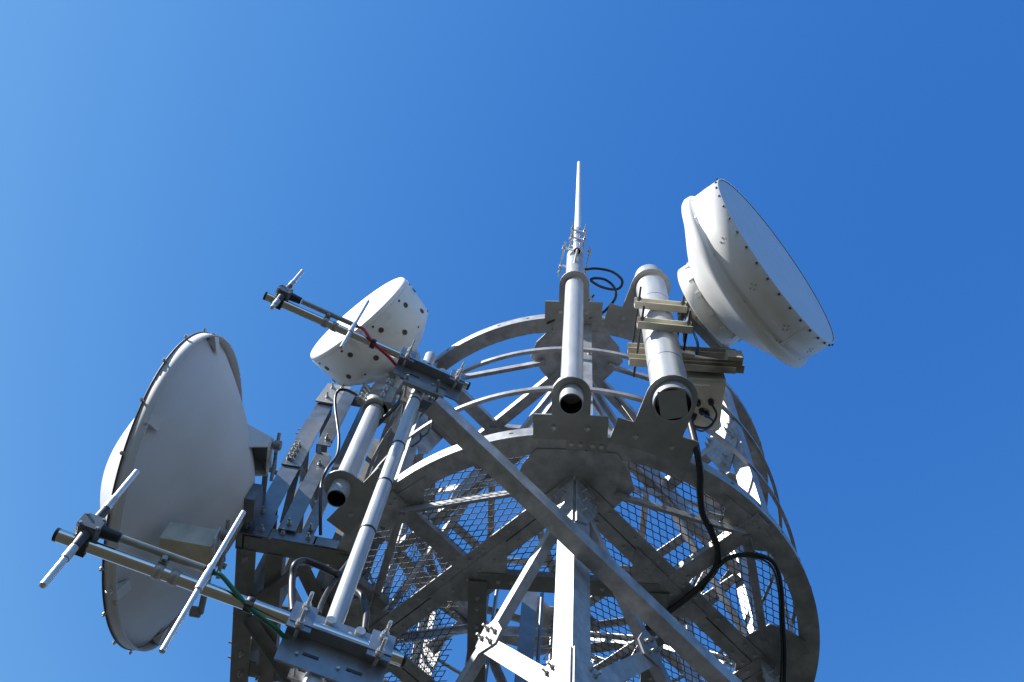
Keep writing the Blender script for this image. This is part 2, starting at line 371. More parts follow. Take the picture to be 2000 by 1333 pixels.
# expanded metal platform floor
def expanded(name, inside, z, az, L=.092, S=.043, w=.0050, h=.0025, parent=tw, m='mesh', frame=None, ext=1.6):
    b = MB(); e1, e2 = (u(az), u(az+90)) if frame is None else frame[1:]; c0 = AX+V(0, 0, z) if frame is None else frame[0]
    up = np.cross(e1, e2); ni = int(ext/(L/2))+1; nj = int(ext/(S/2))+1
    for i in range(-ni, ni):
        for j in range(-nj, nj):
            if (i+j) % 2: continue
            c = c0+e1*(i*L/2)+e2*(j*S/2)
            for s in (1, -1):
                q = c0+e1*((i+1)*L/2)+e2*((j+s)*S/2); mid = (c+q)/2
                if not inside(mid): continue
                # bonded node, S-shaped strand
                pts = [c, c+e1*L*.07+e2*s*S*.03, q-e1*L*.07-e2*s*S*.03, q]
                cr = nrm(q-c); sd_ = nrm(np.cross(up, cr))*w/2
                vs = []
                for p_ in pts: vs += [p_-sd_-up*h/2, p_+sd_-up*h/2, p_+sd_+up*h/2, p_-sd_+up*h/2]
                fs = []
                for k in range(3):
                    a_ = k*4
                    fs += [(a_, a_+1, a_+5, a_+4), (a_+1, a_+2, a_+6, a_+5), (a_+2, a_+3, a_+7, a_+6), (a_+3, a_, a_+4, a_+7)]
                b.add(vs, fs)
    return obj(name, b, m, parent)
_ca, _sa = math.cos(rad(-7.5)), math.sin(rad(-7.5))
def loc2(p): d = p-AX; return d[0]*_ca+d[1]*_sa, -d[0]*_sa+d[1]*_ca
def rin(p): return math.hypot(p[0]-AX[0], p[1]-AX[1])
def hole(p): return -.05 < p[0] < .52 and 3.42 < p[1] < 4.35
split = lambda p: (p-AX) @ u(-7.5)
expanded("mesh_floor", lambda p: rin(p) < 1.40 and split(p) < 0 and not hole(p), Z0+.012, -46)
expanded("mesh_floor", lambda p: rin(p) < 1.40 and split(p) >= 0 and not hole(p), Z0+.012, -134)
# upright mesh guards standing on the platform
def guard(p0, p1, z, hgt, L=.085, S=.05):
    d = nrm(p1-p0); ln = np.linalg.norm(p1-p0); c = (p0+p1)/2+V(0, 0, z+hgt/2)
    return expanded("mesh_guard", lambda p: abs((p-c) @ d) < ln/2 and abs(p[2]-c[2]) < hgt/2, 0, 0, L, S, frame=(c, d, UP), ext=max(ln, hgt)/2+.1)
gd = thing_g = None
guard(V(-.42, 3.86, 0), V(-.12, 4.75, 0), Z0, .95)
# posts inside the tower
for nm, x, y, r, lab in (("inner_post", .11, 4.42, .045, "slim grey inner post standing in the left part of the floor hatch"), ("inner_post", .45, 4.42, .055, "wider grey inner post standing in the right part of the floor hatch")):
    t = MB().box(V(x, y, 3.7), V(r*2, -.012, 0), V(.006, r, 0), UP*7.4).cyl(V(x+.10, y+.1, 0), V(x+.10, y+.1, 7.35), .014, n=12); o = obj(nm, t, 'frame', loc=(x, y, 0)); tag(o, lab, "post", None)
# far interior bracing
for (a, b_) in (((-.35, 4.9, 6.35), (.9, 5.0, 5.7)), ((1.6, 4.9, 6.6), (.3, 4.95, 5.6)), ((.2, 3.3, 6.9), (1.0, 4.6, 6.2)), ((.0, 4.9, 5.0), (1.2, 4.95, 5.8))):
    bb = MB(); bb.ang(V(*a), V(*b_), V(0, 0, 1), V(0, -1, 0), .05, .05, .006); obj("brace", bb, 'galv', tw)

# ================================================================ MAST PIPES on brackets
def bracket(root, az, r_pipe, rp, zz, w, wt, r0=1.47, r1=1.62, col='plate', nb=2):
    t_ = u(az+90); q = lambda r, s: T(az, r, zz)+t_*s
    rt = rp+ (wt-rp)
    pts = [q(r0, -w), q(r0, w), q(r1, w), q(r1, wt)]
    for k in range(13):
        an = rad(-90+k*15); pts.append(q(r_pipe+wt*math.cos(an), -wt*math.sin(an)))
    pts += [q(r1, -wt), q(r1, -w)]
    b = MB(); b.prism(pts, UP*.010); o = obj("mounting_plate", b, col, root)
    bolts(o, [(q(1.545, s), -UP) for s in np.linspace(-w*.45, w*.45, nb)], .013, .0)
    # vertical stiffener upstand on the ring
    b = MB(); b.box(q(1.506, 0)+UP*.045, u(az)*.008, t_*w*1.9, UP*.07); obj("upstand", b, col, root)
    return o
# 1 centre mast
c1 = V(.357, 2.201, 0); a1 = math.degrees(math.atan2(c1[1]-AX[1], c1[0]-AX[0])); r1_ = np.hypot(*(c1-AX)[:2])
m1 = thing("mast_pipe", "slim grey steel mast pipe in the middle, carrying the tall whip antenna", "pipe", (c1[0], c1[1], 5.94), "mast pipes on the ring brackets")
obj("pipe", MB().hollow(c1+V(0, 0, 5.94), c1+V(0, 0, 8.36), .0625), ['pipe', 'dark'], m1)
for zz in (Z0-.012, Z3-.012):
    bracket(m1, a1, r1_, .0625, zz, .2, .103)
    obj("collar", MB().lathe(c1+V(0, 0, zz), UP, [(.01, .064), (.022, .075), (.022, .064)], 40, closed=True), 'plate', m1)
# 2 thick mast
c2 = V(.875, 2.122, 0); a2 = math.degrees(math.atan2(c2[1]-AX[1], c2[0]-AX[0])); r2_ = np.hypot(*(c2-AX)[:2])
m2 = thing("mast_pipe", "thickest grey mast pipe with a square plate closing its lower end, right of the middle", "pipe", (c2[0], c2[1], 5.98), "mast pipes on the ring brackets")
b = MB(); b.hollow(c2+V(0, 0, 5.98), c2+V(0, 0, 7.93), .102, .009, 48); obj("pipe", b, ['pipe', 'dark'], m2)
th = rad(-20); ex, ey = V(math.cos(th), math.sin(th), 0), V(-math.sin(th), math.cos(th), 0)
b = MB(); b.box(c2+V(0, 0, 5.985), ex*.142, ey*.165, UP*.008); obj("end_plate", b, 'plate', m2)
for zz, cc in ((Z0-.012, 'plate'), (Z3-.012, 'plate')):
    t_ = u(a2+90)
    bracket(m2, a2, r2_, .102, zz, .225, .135, col=cc)
    obj("collar", MB().lathe(c2+V(0, 0, zz), UP, [(.01, .104), (.03, .116), (.03, .104)], 48, closed=True), 'plate', m2)
for zz in (6.42, 7.36): obj("weld_band", MB().lathe(c2+V(0, 0, zz), UP, [(0, .1022), (.002, .1040), (.005, .1022)], 48), 'tape', m2)
# 3 left mast
c3 = V(-.80, 3.018, 0); a3 = math.degrees(math.atan2(c3[1]-AX[1], c3[0]-AX[0])); r3_ = np.hypot(*(c3-AX)[:2])
m3 = thing("mast_pipe", "short grey mast pipe under the white drum antenna, with an open dark lower end", "pipe", (c3[0], c3[1], 5.93), "mast pipes on the ring brackets")
obj("pipe", MB().hollow(c3+V(0, 0, 5.93), c3+V(0, 0, 7.35), .057), ['pipe', 'dark'], m3)
for zz in (Z0-.012,):
    bracket(m3, a3, r3_, .057, zz, .24, .105)
    obj("collar", MB().lathe(c3+V(0, 0, zz), UP, [(.01, .0575), (.024, .066), (.024, .0575)], 40, closed=True), 'plate', m3)
obj("weld_band", MB().lathe(c3+V(0, 0, 6.93), UP, [(0, .0572), (.002, .0590), (.005, .0572)], 40), 'tape', m3)

# ================================================================ WHIP
cw = c1+V(.0, -.088, 0)
wh = thing("whip_antenna", "tall thin white whip antenna rising above the middle mast pipe", "antenna", (cw[0], cw[1], 8.25))
b = MB(); b.hollow(cw+V(0, 0, 8.22), cw+V(0, 0, 8.75), .030, .006, 28); obj("base_tube", b, ['alu', 'dark'], wh)
obj("rod", MB().cyl(cw+V(0, 0, 8.75), cw+V(0, 0, 11.12), .027, .017, 24).lathe(cw+V(0, 0, 11.12), UP, [(0, .017), (.018, .012), (.024, .001)], 24), 'white', wh)
def vclamp(root, c, z, w, rods=True, dep=.13, m='alu'):
    b = MB()
    b.box(c+V(0, -.036, z), V(w, 0, 0), V(0, .006, 0), UP*.032); o = obj("clamp", b, m, root)
    obj("clamp", MB().box(c+V(0, .03, z), V(w, 0, 0), V(0, .006, 0), UP*.032), m, root)
    for s in (-1, 1):
        b = MB(); q = c+V(s*w*.42, 0, z); b.cyl(q+V(0, -dep*.75, 0), q+V(0, dep*.55, 0), .0055, n=8)
        for y in (-.05, -.042, .042): b.cyl(q+V(0, y-.006, 0), q+V(0, y+.006, 0), .012, n=6)
        obj("threaded_rod", b, 'zinc', o)
for z in (8.42, 8.62): vclamp(wh, cw, z, .115)
for z in (8.30,):
    obj("clamp", MB().box(c1+V(0, .07, z), V(.22, 0, 0), V(0, .006, 0), UP*.04), 'alu', wh); b = MB(); b.box(c1+V(0, -.068, z), V(.22, 0, 0), V(0, .006, 0), UP*.04); o = obj("clamp", b, 'alu', wh)
    for s in (-1, 1):
        b = MB(); q = c1+V(s*.095, 0, z); b.cyl(q+V(0, -.12, 0), q+V(0, .16, 0), .006, n=8)
        for y in (-.08, .082, .12): b.cyl(q+V(0, y-.007, 0), q+V(0, y+.007, 0), .015, n=6)
        obj("threaded_rod", b, 'zinc', o)
def cable(name, pts, r, m, label, n=10):
    b = MB().tube(pts, r, n); o = obj(name, b, m); tag(o, label, "cable"); return o
cable("cable", [cw+V(.0, 0, 8.30), cw+V(-.003, -.01, 8.19), P(1122, 520, 8.0)+V(0, -.0, 0), P(1130, 545, 7.9), P(1146, 570, 7.84), P(1158, 590, 7.82)], .0085, 'grey', "grey cable hanging out of the bottom of the whip antenna tube")
cable("cable_coil", [P(1142, 527, 8.05), P(1165, 525, 8.05), P(1195, 531, 8.05), P(1214, 546, 8.05), P(1213, 560, 8.02), P(1200, 566, 8.0), P(1175, 561, 7.95), P(1155, 549, 7.95), P(1160, 544, 7.95), P(1180, 546, 7.93), P(1196, 557, 7.9), P(1203, 572, 7.85), P(1199, 588, 7.8), P(1176, 612, 7.75), P(1150, 622, 7.74)], .0095, 'black', "loose black cable coil looping in the air to the right of the middle mast pipe")
cable("cable", [P(1160, 577, 7.9), P(1152, 585, 7.86), P(1130, 597, 7.83), P(1105, 611, 7.8), P(1085, 624, 7.74), P(1068, 633, 7.72)], .007, 'black', "thin black cable crossing behind the middle mast pipe to the upper ring")

# ================================================================ RIGHT DISH
dN = u(-49.9, -6.1); dc = V(1.498, 1.603, 7.144)
rd = thing("shrouded_dish", "white deep shrouded dish antenna with a flat pale cover, highest on the right", "dish antenna", dc-dN*.5)
b = MB(); b.lathe(dc, -dN, [(.0, .592), (.0, .602), (.168, .602), (.173, .592), (.186, .594), (.194, .612), (.206, .622), (.236, .624), (.254, .614), (.264, .60)], 128)
obj("shroud", b, 'white', rd)
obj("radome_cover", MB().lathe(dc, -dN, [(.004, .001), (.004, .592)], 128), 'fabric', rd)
b = MB(); b.lathe(dc, -dN, [(.256, .608), (.272, .583), (.30, .525), (.345, .45), (.39, .375), (.425, .31), (.45, .25), (.46, .05)], 128)
sh = obj("reflector", b, 'white', rd)
b = MB(); b.lathe(dc, -dN, [(.415, .245), (.445, .288), (.525, .288), (.535, .275), (.535, .02)], 96); hb = obj("hub_ring", b, 'white', rd)
e1 = nrm(np.cross(UP, dN)); e2 = np.cross(dN, e1)
for k in range(28):                                # clips round the hub
    t = 2*math.pi*k/28; w = e1*math.cos(t)+e2*math.sin(t); tt = -e1*math.sin(t)+e2*math.cos(t)
    if k % 2 == 0: hc = MB(); hc.box(dc-dN*.452+w*.288, -dN*.035, w*.014, tt*.03); obj("clip", hc, 'white', hb)
sc_ = MB(); sl_ = MB()
for k in range(36):
    t = 2*math.pi*(k+.4)/36; w = e1*math.cos(t)+e2*math.sin(t); q = dc+w*.602-dN*.012
    sc_.cyl(q, q+w*.010, .0065, n=8)
obj("rim_screws", sc_, 'tape', rd)
sc_ = MB()
for k in range(12):
    for (ax, da) in ((.10, 0), (.085, .03), (.12, .03), (.105, .06)):
        t = 2*math.pi*k/12+da+.2; w = e1*math.cos(t)+e2*math.sin(t); q = dc+w*.602-dN*ax; sc_.cyl(q, q+w*.004, .005, n=8)
    t = 2*math.pi*k/12+.3; w = e1*math.cos(t)+e2*math.sin(t); q = dc+w*.602-dN*.19; sc_.cyl(q, q+w*.003, .006, n=8)
obj("rivets", sc_, 'zinc', rd)
b = MB()
for k in range(3):
    t = 2*math.pi*k/3+.9
    w = e1*math.cos(t)+e2*math.sin(t); tt = -e1*math.sin(t)+e2*math.cos(t); b.box(dc-dN*.105+w*.6025, dN*.195, w*.004, tt*.02)
obj("seam_strip", b, 'white', rd)
# mount between hub and mast 2
hubc = dc-dN*.575-UP*.06+u(220)*.04
b = MB(); sgn = nrm(np.cross(dN, UP)); upd = np.cross(sgn, dN)
k0, k1 = PL(1351, 612, dc-dN*.575, dN), PL(1424, 688, dc-dN*.575, dN); kd = nrm(k1-k0); ks = np.cross(kd, dN); b.chan(k0-ks*.055, k1-ks*.055, ks, -dN, .11, .05, .008); b.cyl(hubc+dN*.001, dc-dN*.53, .12, n=32); mb_ = obj("mount_channel", b, 'galv_dark', rd)
bolts(mb_, [(k0+kd*.04+dN*.001, dN), (k1-kd*.04+dN*.001, dN)], .02, 0)
b = MB(); back = c2+V(0, 0, 0)
for z in (7.02, 6.75):
    q = c2+V(.03, -.02, z); e = hubc-upd*(.10 if z < 6.9 else -.12)-dN*.03
    b.bar(q+V(.09, -.02, -.03), e, V(0, 0, 1), nrm(np.cross(e-q, UP)), .06, .06)
obj("mount_arm", b, 'galv_dark', rd)
for z in (7.045, 6.72):                            # beige U clamps on the mast
    b = MB(); tdir = nrm(V(.98, -.08, 0)); od = nrm(V(-.08, -1, 0)); q = c2+od*.10+V(0, 0, z)
    b.chan(q-tdir*.16, q+tdir*.16, UP, od, .075, .045, .006); o = obj("pipe_clamp", b, 'beige', rd)
    for s in (-1, 1):
        bb = MB(); q2 = q+tdir*s*.135+UP*.04; bb.cyl(q2+od*.13, q2-od*.33, .007, n=10); bb.cyl(q2+od*.045, q2+od*.06, .014, n=6); obj("threaded_rod", bb, 'tape', o)
cable("cable", [hubc-upd*.05-dN*.06, P(1357, 655, 6.9), P(1363, 675, 6.8), P(1360, 700, 6.75)], .008, 'blue', "short blue cable between the right dish hub and the beige equipment box")

# ================================================================ EQUIPMENT BOX
eb = thing("equipment_box", "beige equipment box with cable glands behind the thickest mast pipe", "box", (1.15, 2.35, 6.55))
th = rad(-7); bx, by = V(math.cos(th), math.sin(th), 0), V(-math.sin(th), math.cos(th), 0); bc = V(1.155, 2.37, 6.56)
def BX(x, y, z): return bc+bx*x+by*y+UP*z
b = MB(); b.box(BX(0, 0, .16), bx*.235, by*.33, UP*.32); body = obj("body", b, 'beige', eb)
b = MB(); b.box(BX(0, 0, -.004), bx*.215, by*.30, UP*.006); obj("bottom_panel", b, 'beige', eb)
for (x, y) in ((-.03, -.02), (.045, -.03), (0, .035), (.03, .05), (-.045, .07)):
    g = MB(); g.cyl(BX(x, y, -.006), BX(x, y, -.035), .018, n=8); g.cyl(BX(x, y, -.035), BX(x, y, -.05), .012, n=10); obj("cable_gland", g, 'black', body)
b = MB(); b.box(BX(-.03, -.13, -.008), bx*.12, by*.012, UP*.004); obj("label_strip", b, 'white', body)
b = MB(); b.chan(BX(-.17, -.20, .02), BX(.17, -.20, .02), UP, -by, .06, .04, .006); obj("mount_rail", b, 'rust', eb)
r0, r1 = V(.70, 2.245, 0), V(1.36, 2.165, 0)
b = MB(); b.chan(r0+V(0, 0, 6.64), r1+V(0, 0, 6.64), UP, V(0, -1, 0), .07, .05, .006); obj("mount_rail", b, 'rust', eb)
b = MB(); b.chan(r0+V(0, 0, 6.80), r1+V(-.02, 0, 6.80), UP, V(0, -1, 0), .07, .05, .006); obj("mount_rail", b, 'rust', eb)
b = MB(); b.box((r1+V(-.05, -.03, 6.76)), V(.09, -.01, 0), V(0, .07, 0), UP*.10); obj("end_block", b, 'beige', eb)
b = MB(); b.box(V(1.03, 2.15, 6.74), V(.09, 0, 0), V(0, .03, 0), UP*.045); b.box(V(1.15, 2.16, 6.74), V(.2, 0, 0), V(0, .02, 0), UP*.03); obj("latch", b, 'white', eb)
cable("cable", [BX(.045, -.03, -.04), BX(.075, .02, -.09), BX(.03, .09, -.11), BX(-.05, .10, -.07), BX(-.03, .05, -.03)], .007, 'black', "short black loop of cable under the beige equipment box")
cable("cable", [BX(0, .035, -.04), BX(.06, .06, -.10), BX(.0, .11, -.12), BX(-.07, .10, -.08)], .006, 'blue', "thin dark blue wire loop under the beige equipment box")

# feeder cables
zc = Z0-.06
cable("feeder_cable", [BX(-.06, .13, .0), P(1345, 815, 6.35), P(1353, 845, 6.2), P(1361, 880, 6.05), P(1368, 925, zc), P(1367, 960, zc), P(1373, 1005, zc), P(1390, 1040, zc), P(1402, 1075, zc), P(1400, 1105, zc), P(1385, 1128, zc), P(1345, 1165, zc), P(1300, 1200, zc), P(1255, 1235, zc)], .019, 'black', "thick black feeder cable running down from the equipment box across the platform underside", 14)
cable("feeder_cable", [P(1398, 1112, zc-.01), P(1420, 1092, zc-.02), P(1450, 1084, zc-.02), P(1490, 1087, zc-.02), P(1515, 1105, zc-.02), P(1526, 1150, zc-.02), P(1529, 1210, zc-.02), P(1533, 1270, zc-.02), P(1532, 1340, zc-.02), P(1530, 1400, zc-.02)], .013, 'black', "black cable bending along the inside of the ring on the right")
cable("feeder_cable", [P(1370, 1155, zc-.02), P(1405, 1107, zc-.03), P(1440, 1088, zc-.035), P(1485, 1092, zc-.035), P(1510, 1112, zc-.035), P(1521, 1155, zc-.035), P(1524, 1215, zc-.03), P(1527, 1270, zc-.03), P(1524, 1340, zc-.03)], .006, 'dkgreen', "thin dark green wire strapped beside the black cable on the right")

cable("wire", [P(1180, 757, 7.5), P(1200, 775, 7.3), P(1220, 800, 7.1), P(1243, 832, 6.9)], .005, 'black', "thin black wire slanting across the sky between the two right mast pipes")
# ================================================================ DRUM ANTENNA
dn3 = u(-136.8); DS = 1.1; d3 = CAM+(V(-1.023, 2.487, 7.212)-CAM)*DS
def dsc(p): return [(x*DS, r*DS) for x, r in p]
dr = thing("drum_antenna", "white drum antenna with dark round plugs on its side, above the short mast pipe", "dish antenna", d3-dn3*.4*DS)
b = MB(); b.lathe(d3, -dn3, dsc([(-.004, .001), (-.004, .382), (0, .392), (.012, .398), (.028, .398)]), 128); face = obj("front_cover", b, 'white', dr)
b = MB(); b.lathe(d3, -dn3, dsc([(.029, .397), (.034, .402), (.25, .382), (.275, .372), (.29, .355), (.37, .25), (.42, .15), (.43, .05)]), 128); shd = obj("shroud", b, 'drum', dr)
b = MB(); b.lathe(d3, -dn3, dsc([(.41, .16), (.47, .15), (.49, .12), (.49, .01)]), 48); obj("hub", b, 'beige', dr)
f1 = nrm(np.cross(UP, dn3)); f2 = np.cross(dn3, f1)
pl = MB(); pl2 = MB()
for k in range(10):
    for row, (ax, rr, sz) in enumerate(((.10, .3965, .019), (.215, .386, .019))):
        t = 2*math.pi*(k+.45*row)/10+.25; w = f1*math.cos(t)+f2*math.sin(t); q = d3-dn3*ax*DS+w*rr*DS
        obj("plug", MB().cyl(q-w*.004, q+w*.0035, sz, n=16), 'plug', shd)
for k in range(10):
    t = 2*math.pi*(k+.3)/10; w = f1*math.cos(t)+f2*math.sin(t)
    pl.cyl(d3+(-dn3*.05+w*.396)*DS, d3+(-dn3*.05+w*.405)*DS, .008, n=8); pl.cyl(d3+(-dn3*.26+w*.376)*DS, d3+(-dn3*.26+w*.3835)*DS, .006, n=8)
obj("rim_screws", pl, 'tape', dr)
# cast mount between drum hub and mast 3
top3 = c3+V(0, 0, 7.18)
b = MB(); hb3 = d3-dn3*.47*DS
b.tube([hb3+dn3*.05, hb3-dn3*.06-UP*.05, hb3*.5+top3*.5-dn3*.06, top3+V(0, -.02, .05), top3+V(.0, 0, -.12)], .075, 16); obj("mount_neck", b, 'cast', dr)
b = MB(); b.lathe(c3+V(0, 0, 6.97), UP, [(0, .062), (0, .085), (.03, .09), (.2, .085), (.2, .06)], 32); b.box(c3+V(.075, .0, 7.08), V(.05, 0, 0), V(0, .16, 0), UP*.22); b.box(c3+V(-.10, -.03, 7.1), V(.06, .02, 0), V(0, .05, 0), UP*.2)
cl3 = obj("mount_collar", b, 'cast', dr)
b = MB(); b.prism([hb3+V(-.02, -.06, -.1), hb3+V(.03, -.1, .12), c3+V(.1, -.1, 7.38), c3+V(.06, -.06, 7.12)], V(.02, .03, 0)); b.prism([hb3+V(.04, .0, -.16), hb3+V(.02, .06, .13), c3+V(.16, .04, 7.4), c3+V(.12, .02, 7.0)], V(.012, -.02, 0)); obj("mount_web", b, 'beige', dr)
bolts(cl3, [(c3+V(-.08, -.04, z)+V(dx, 0, 0), V(-.75, -.65, .1)) for z in (7.0, 7.05, 7.10, 7.15) for dx in (0, .035)], .013, .03, 'alu')
bolts(cl3, [(c3+V(.03, -.09, z), V(.1, -1, -.2)) for z in (7.03, 7.12, 7.22)], .013, .02, 'alu')
# radio cylinder behind the mount
b = MB(); b.cyl(c3+V(.19, .12, 6.98), c3+V(.25, -.02, 7.28), .075, n=32); o = obj("radio_unit", b, 'white', dr)
# cables around the mount
for pts, r, m_, lab in (
    ([c3+V(.10, -.10, 7.32), c3+V(.16, -.12, 7.2), c3+V(.15, -.08, 7.02), c3+V(.08, -.02, 6.86), c3+V(.0, .08, 6.8)], .014, 'black', "thick black cable wrapping the mount of the drum antenna"),
    ([c3+V(.22, .0, 6.97), c3+V(.2, .02, 6.8), c3+V(.30, .04, 6.62), c3+V(.22, .1, 6.45), c3+V(.2, .12, 6.1), c3+V(.16, .1, 5.95)], .008, 'black', "black cable hanging from the radio unit behind the short mast pipe"),
    ([c3+V(.25, .05, 7.0), c3+V(.34, .02, 6.75), c3+V(.24, .05, 6.55), c3+V(.33, .1, 6.4), c3+V(.3, .2, 6.2)], .006, 'black', "thin tangled black wire right of the short mast pipe"),
    ([c3+V(.20, .08, 7.0), c3+V(.28, .0, 6.95), c3+V(.33, -.02, 7.05), c3+V(.37, .04, 6.9), c3+V(.3, .08, 6.82)], .006, 'green', "small green wire tangle beside the radio unit")):
    cable("cable", pts, r, m_, lab)
cable("cable", [P(718, 788, 7.2), P(700, 775, 7.4), P(678, 763, 7.5), P(662, 763, 7.5), P(655, 776, 7.45), P(655, 800, 7.3), P(659, 830, 7.1), P(662, 860, 6.9), P(658, 890, 6.7), P(640, 915, 6.5), P(628, 945, 6.4), P(626, 990, 6.2), P(626, 1045, 6.05)], .010, 'black', "black cable arching from the drum mount down the bolted support frame")

# ================================================================ LEFT SUPPORT FRAME
fr = thing("antenna_support_frame", "bolted galvanised outrigger frame of angles holding the big dish beside the tower", "frame", (-1.2, 3.9, Z0))
def fa(name, p0, p1, a, b_, wa, wb, t=.008, m='frame', par=None): return obj(name, MB().ang(V(*p0), V(*p1), V(*a), V(*b_), wa, wb, t), m, par or fr)
yF = 3.46; yB = 4.42
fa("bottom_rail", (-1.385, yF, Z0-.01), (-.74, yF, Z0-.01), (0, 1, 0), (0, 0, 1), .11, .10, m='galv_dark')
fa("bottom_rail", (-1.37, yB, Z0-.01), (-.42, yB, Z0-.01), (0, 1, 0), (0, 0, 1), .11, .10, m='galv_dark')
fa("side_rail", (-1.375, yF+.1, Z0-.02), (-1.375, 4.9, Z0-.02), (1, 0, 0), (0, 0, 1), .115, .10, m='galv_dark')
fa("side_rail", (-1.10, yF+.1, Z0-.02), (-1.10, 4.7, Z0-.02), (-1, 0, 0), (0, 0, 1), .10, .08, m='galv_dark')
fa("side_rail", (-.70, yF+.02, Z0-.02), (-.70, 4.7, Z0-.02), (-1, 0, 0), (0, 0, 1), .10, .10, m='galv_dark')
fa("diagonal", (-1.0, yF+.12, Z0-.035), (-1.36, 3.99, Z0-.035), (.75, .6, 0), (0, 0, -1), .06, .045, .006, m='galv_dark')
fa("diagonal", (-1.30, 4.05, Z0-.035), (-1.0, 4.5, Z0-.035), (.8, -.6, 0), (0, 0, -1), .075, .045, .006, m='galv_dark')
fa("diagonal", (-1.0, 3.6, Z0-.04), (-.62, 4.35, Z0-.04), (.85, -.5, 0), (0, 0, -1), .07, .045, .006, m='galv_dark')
# uprights at the front
zt = 7.95
pa = fa("upright", (-1.345, yF, Z0-.01), (-1.345, yF, 6.92), (1, 0, 0), (0, 1, 0), .115, .10)
pb = fa("upright", (-1.345, yF, 6.93), (-1.345, yF, zt), (1, 0, 0), (0, 1, 0), .115, .10)
b = MB(); b.box(V(-1.287, yF-.006, 7.14), V(.125, 0, 0), V(0, .010, 0), UP*.62); spA = obj("splice_plate", b, 'frame', fr)
bolts(spA, [(V(x, yF-.012, z), V(0, -1, 0)) for z in (6.90, 6.96, 7.02, 7.08) for x in (-1.325, -1.30)], .013, .022)
bolts(spA, [(V(-1.35, yF+.03, z), V(-1, 0, 0)) for z in (7.30, 7.36)], .013, .02)
fa("upright", (-1.155, yF-.035, 6.12), (-1.155, yF-.035, 6.98), (1, 0, 0), (0, 1, 0), .10, .07)
fa("upright", (-1.185, yF-.05, 7.08), (-1.185, yF-.05, 7.93), (1, 0, 0), (0, 1, 0), .095, .07)
bolts(fr, [(V(-1.105, yF-.036, 6.86), V(0, -1, 0)), (V(-1.135, yF-.051, 7.17), V(0, -1, 0)), (V(-1.11, yF-.036, 6.18), V(0, -1, 0)), (V(-.985, yF-.011, 6.20), V(0, -1, 0))], .014, .022)
fa("upright", (-1.03, yF, 6.12), (-1.03, yF, 7.88), (1, 0, 0), (0, 1, 0), .075, .09)
fa("upright", (-.84, yF+.30, Z0), (-.84, yF+.30, 7.86), (-1, 0, 0), (0, 1, 0), .075, .07, m='galv_dark')
# rear uprights
for x, y in ((-1.30, yB), (-1.02, yB), (-.80, yB), (-1.30, 3.9)):
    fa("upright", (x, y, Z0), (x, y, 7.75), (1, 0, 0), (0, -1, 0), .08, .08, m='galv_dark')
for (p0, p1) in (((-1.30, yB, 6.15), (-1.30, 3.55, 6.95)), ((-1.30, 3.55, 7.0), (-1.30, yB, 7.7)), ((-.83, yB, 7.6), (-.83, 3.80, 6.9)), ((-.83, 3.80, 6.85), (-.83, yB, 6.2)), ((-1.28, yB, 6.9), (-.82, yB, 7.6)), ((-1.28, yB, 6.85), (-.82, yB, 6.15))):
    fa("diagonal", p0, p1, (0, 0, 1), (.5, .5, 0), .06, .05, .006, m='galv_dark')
# foot plates on the bottom rail
for x0, x1, z1 in ((-1.385, -1.20, 6.27), (-1.175, -.925, 6.14)):
    b = MB(); b.prism([V(x0, yF-.012, Z0-.012), V(x1, yF-.012, Z0-.012), V(x1, yF-.012, z1), V(x0+.02, yF-.012, z1)], V(0, .010, 0)); f_ = obj("foot_plate", b, 'frame', fr)
    bolts(f_, [(V(x, yF-.013, Z0+.045), V(0, -1, 0)) for x in (x0+.05, x1-.05)]+([(V(x0+.075, yF-.013, Z0+.15), V(0, -1, 0)), (V(x0+.085, yF-.013, Z0+.22), V(0, -1, 0))] if x0 < -1.3 else []), .013, .022)
b = MB(); b.box(V(-.86, yF-.008, Z0+.03), V(.15, 0, 0), V(0, .008, 0), UP*.07); obj("foot_plate", b, 'frame', fr)
# head plates
b = MB(); b.prism([V(-1.36, yF-.02, 7.72), V(-1.16, yF-.02, 7.72), V(-1.16, yF-.02, 8.02), V(-1.34, yF-.02, 8.02)], V(0, .012, 0)); h_ = obj("head_plate", b, 'plate', fr)
bolts(h_, [(V(x, yF-.021, z), V(0, -1, 0)) for x, z in ((-1.29, 7.96), (-1.22, 7.98), (-1.29, 7.80))], .014, .03)
b = MB(); b.box(V(-1.02, yF-.012, 7.88), V(.24, 0, 0), V(0, .010, 0), UP*.09); h_ = obj("head_plate", b, 'frame', fr)
bolts(h_, [(V(x, yF-.018, 7.89), V(0, -1, 0)) for x in (-1.11, -1.03, -.95, -.91)], .014, .03)
fa("top_rail", (-1.34, yF+.02, 7.93), (-.80, yF+.02, 7.93), (0, 1, 0), (0, 0, 1), .07, .06)
fa("top_rail", (-1.34, yF+.02, 7.93), (-1.34, yB, 7.80), (1, 0, 0), (0, 0, 1), .07, .06)
bolts(fr, [(V(-1.376, y, Z0+.04), V(-1, 0, 0)) for y in (4.33, 4.45)]+[(V(x, y, Z0-.022), -UP) for x, y in ((-1.02, 3.60), (-1.31, 4.34), (-1.31, 4.50), (-1.2, 4.50), (-1.32, 3.62))], .014, .02)
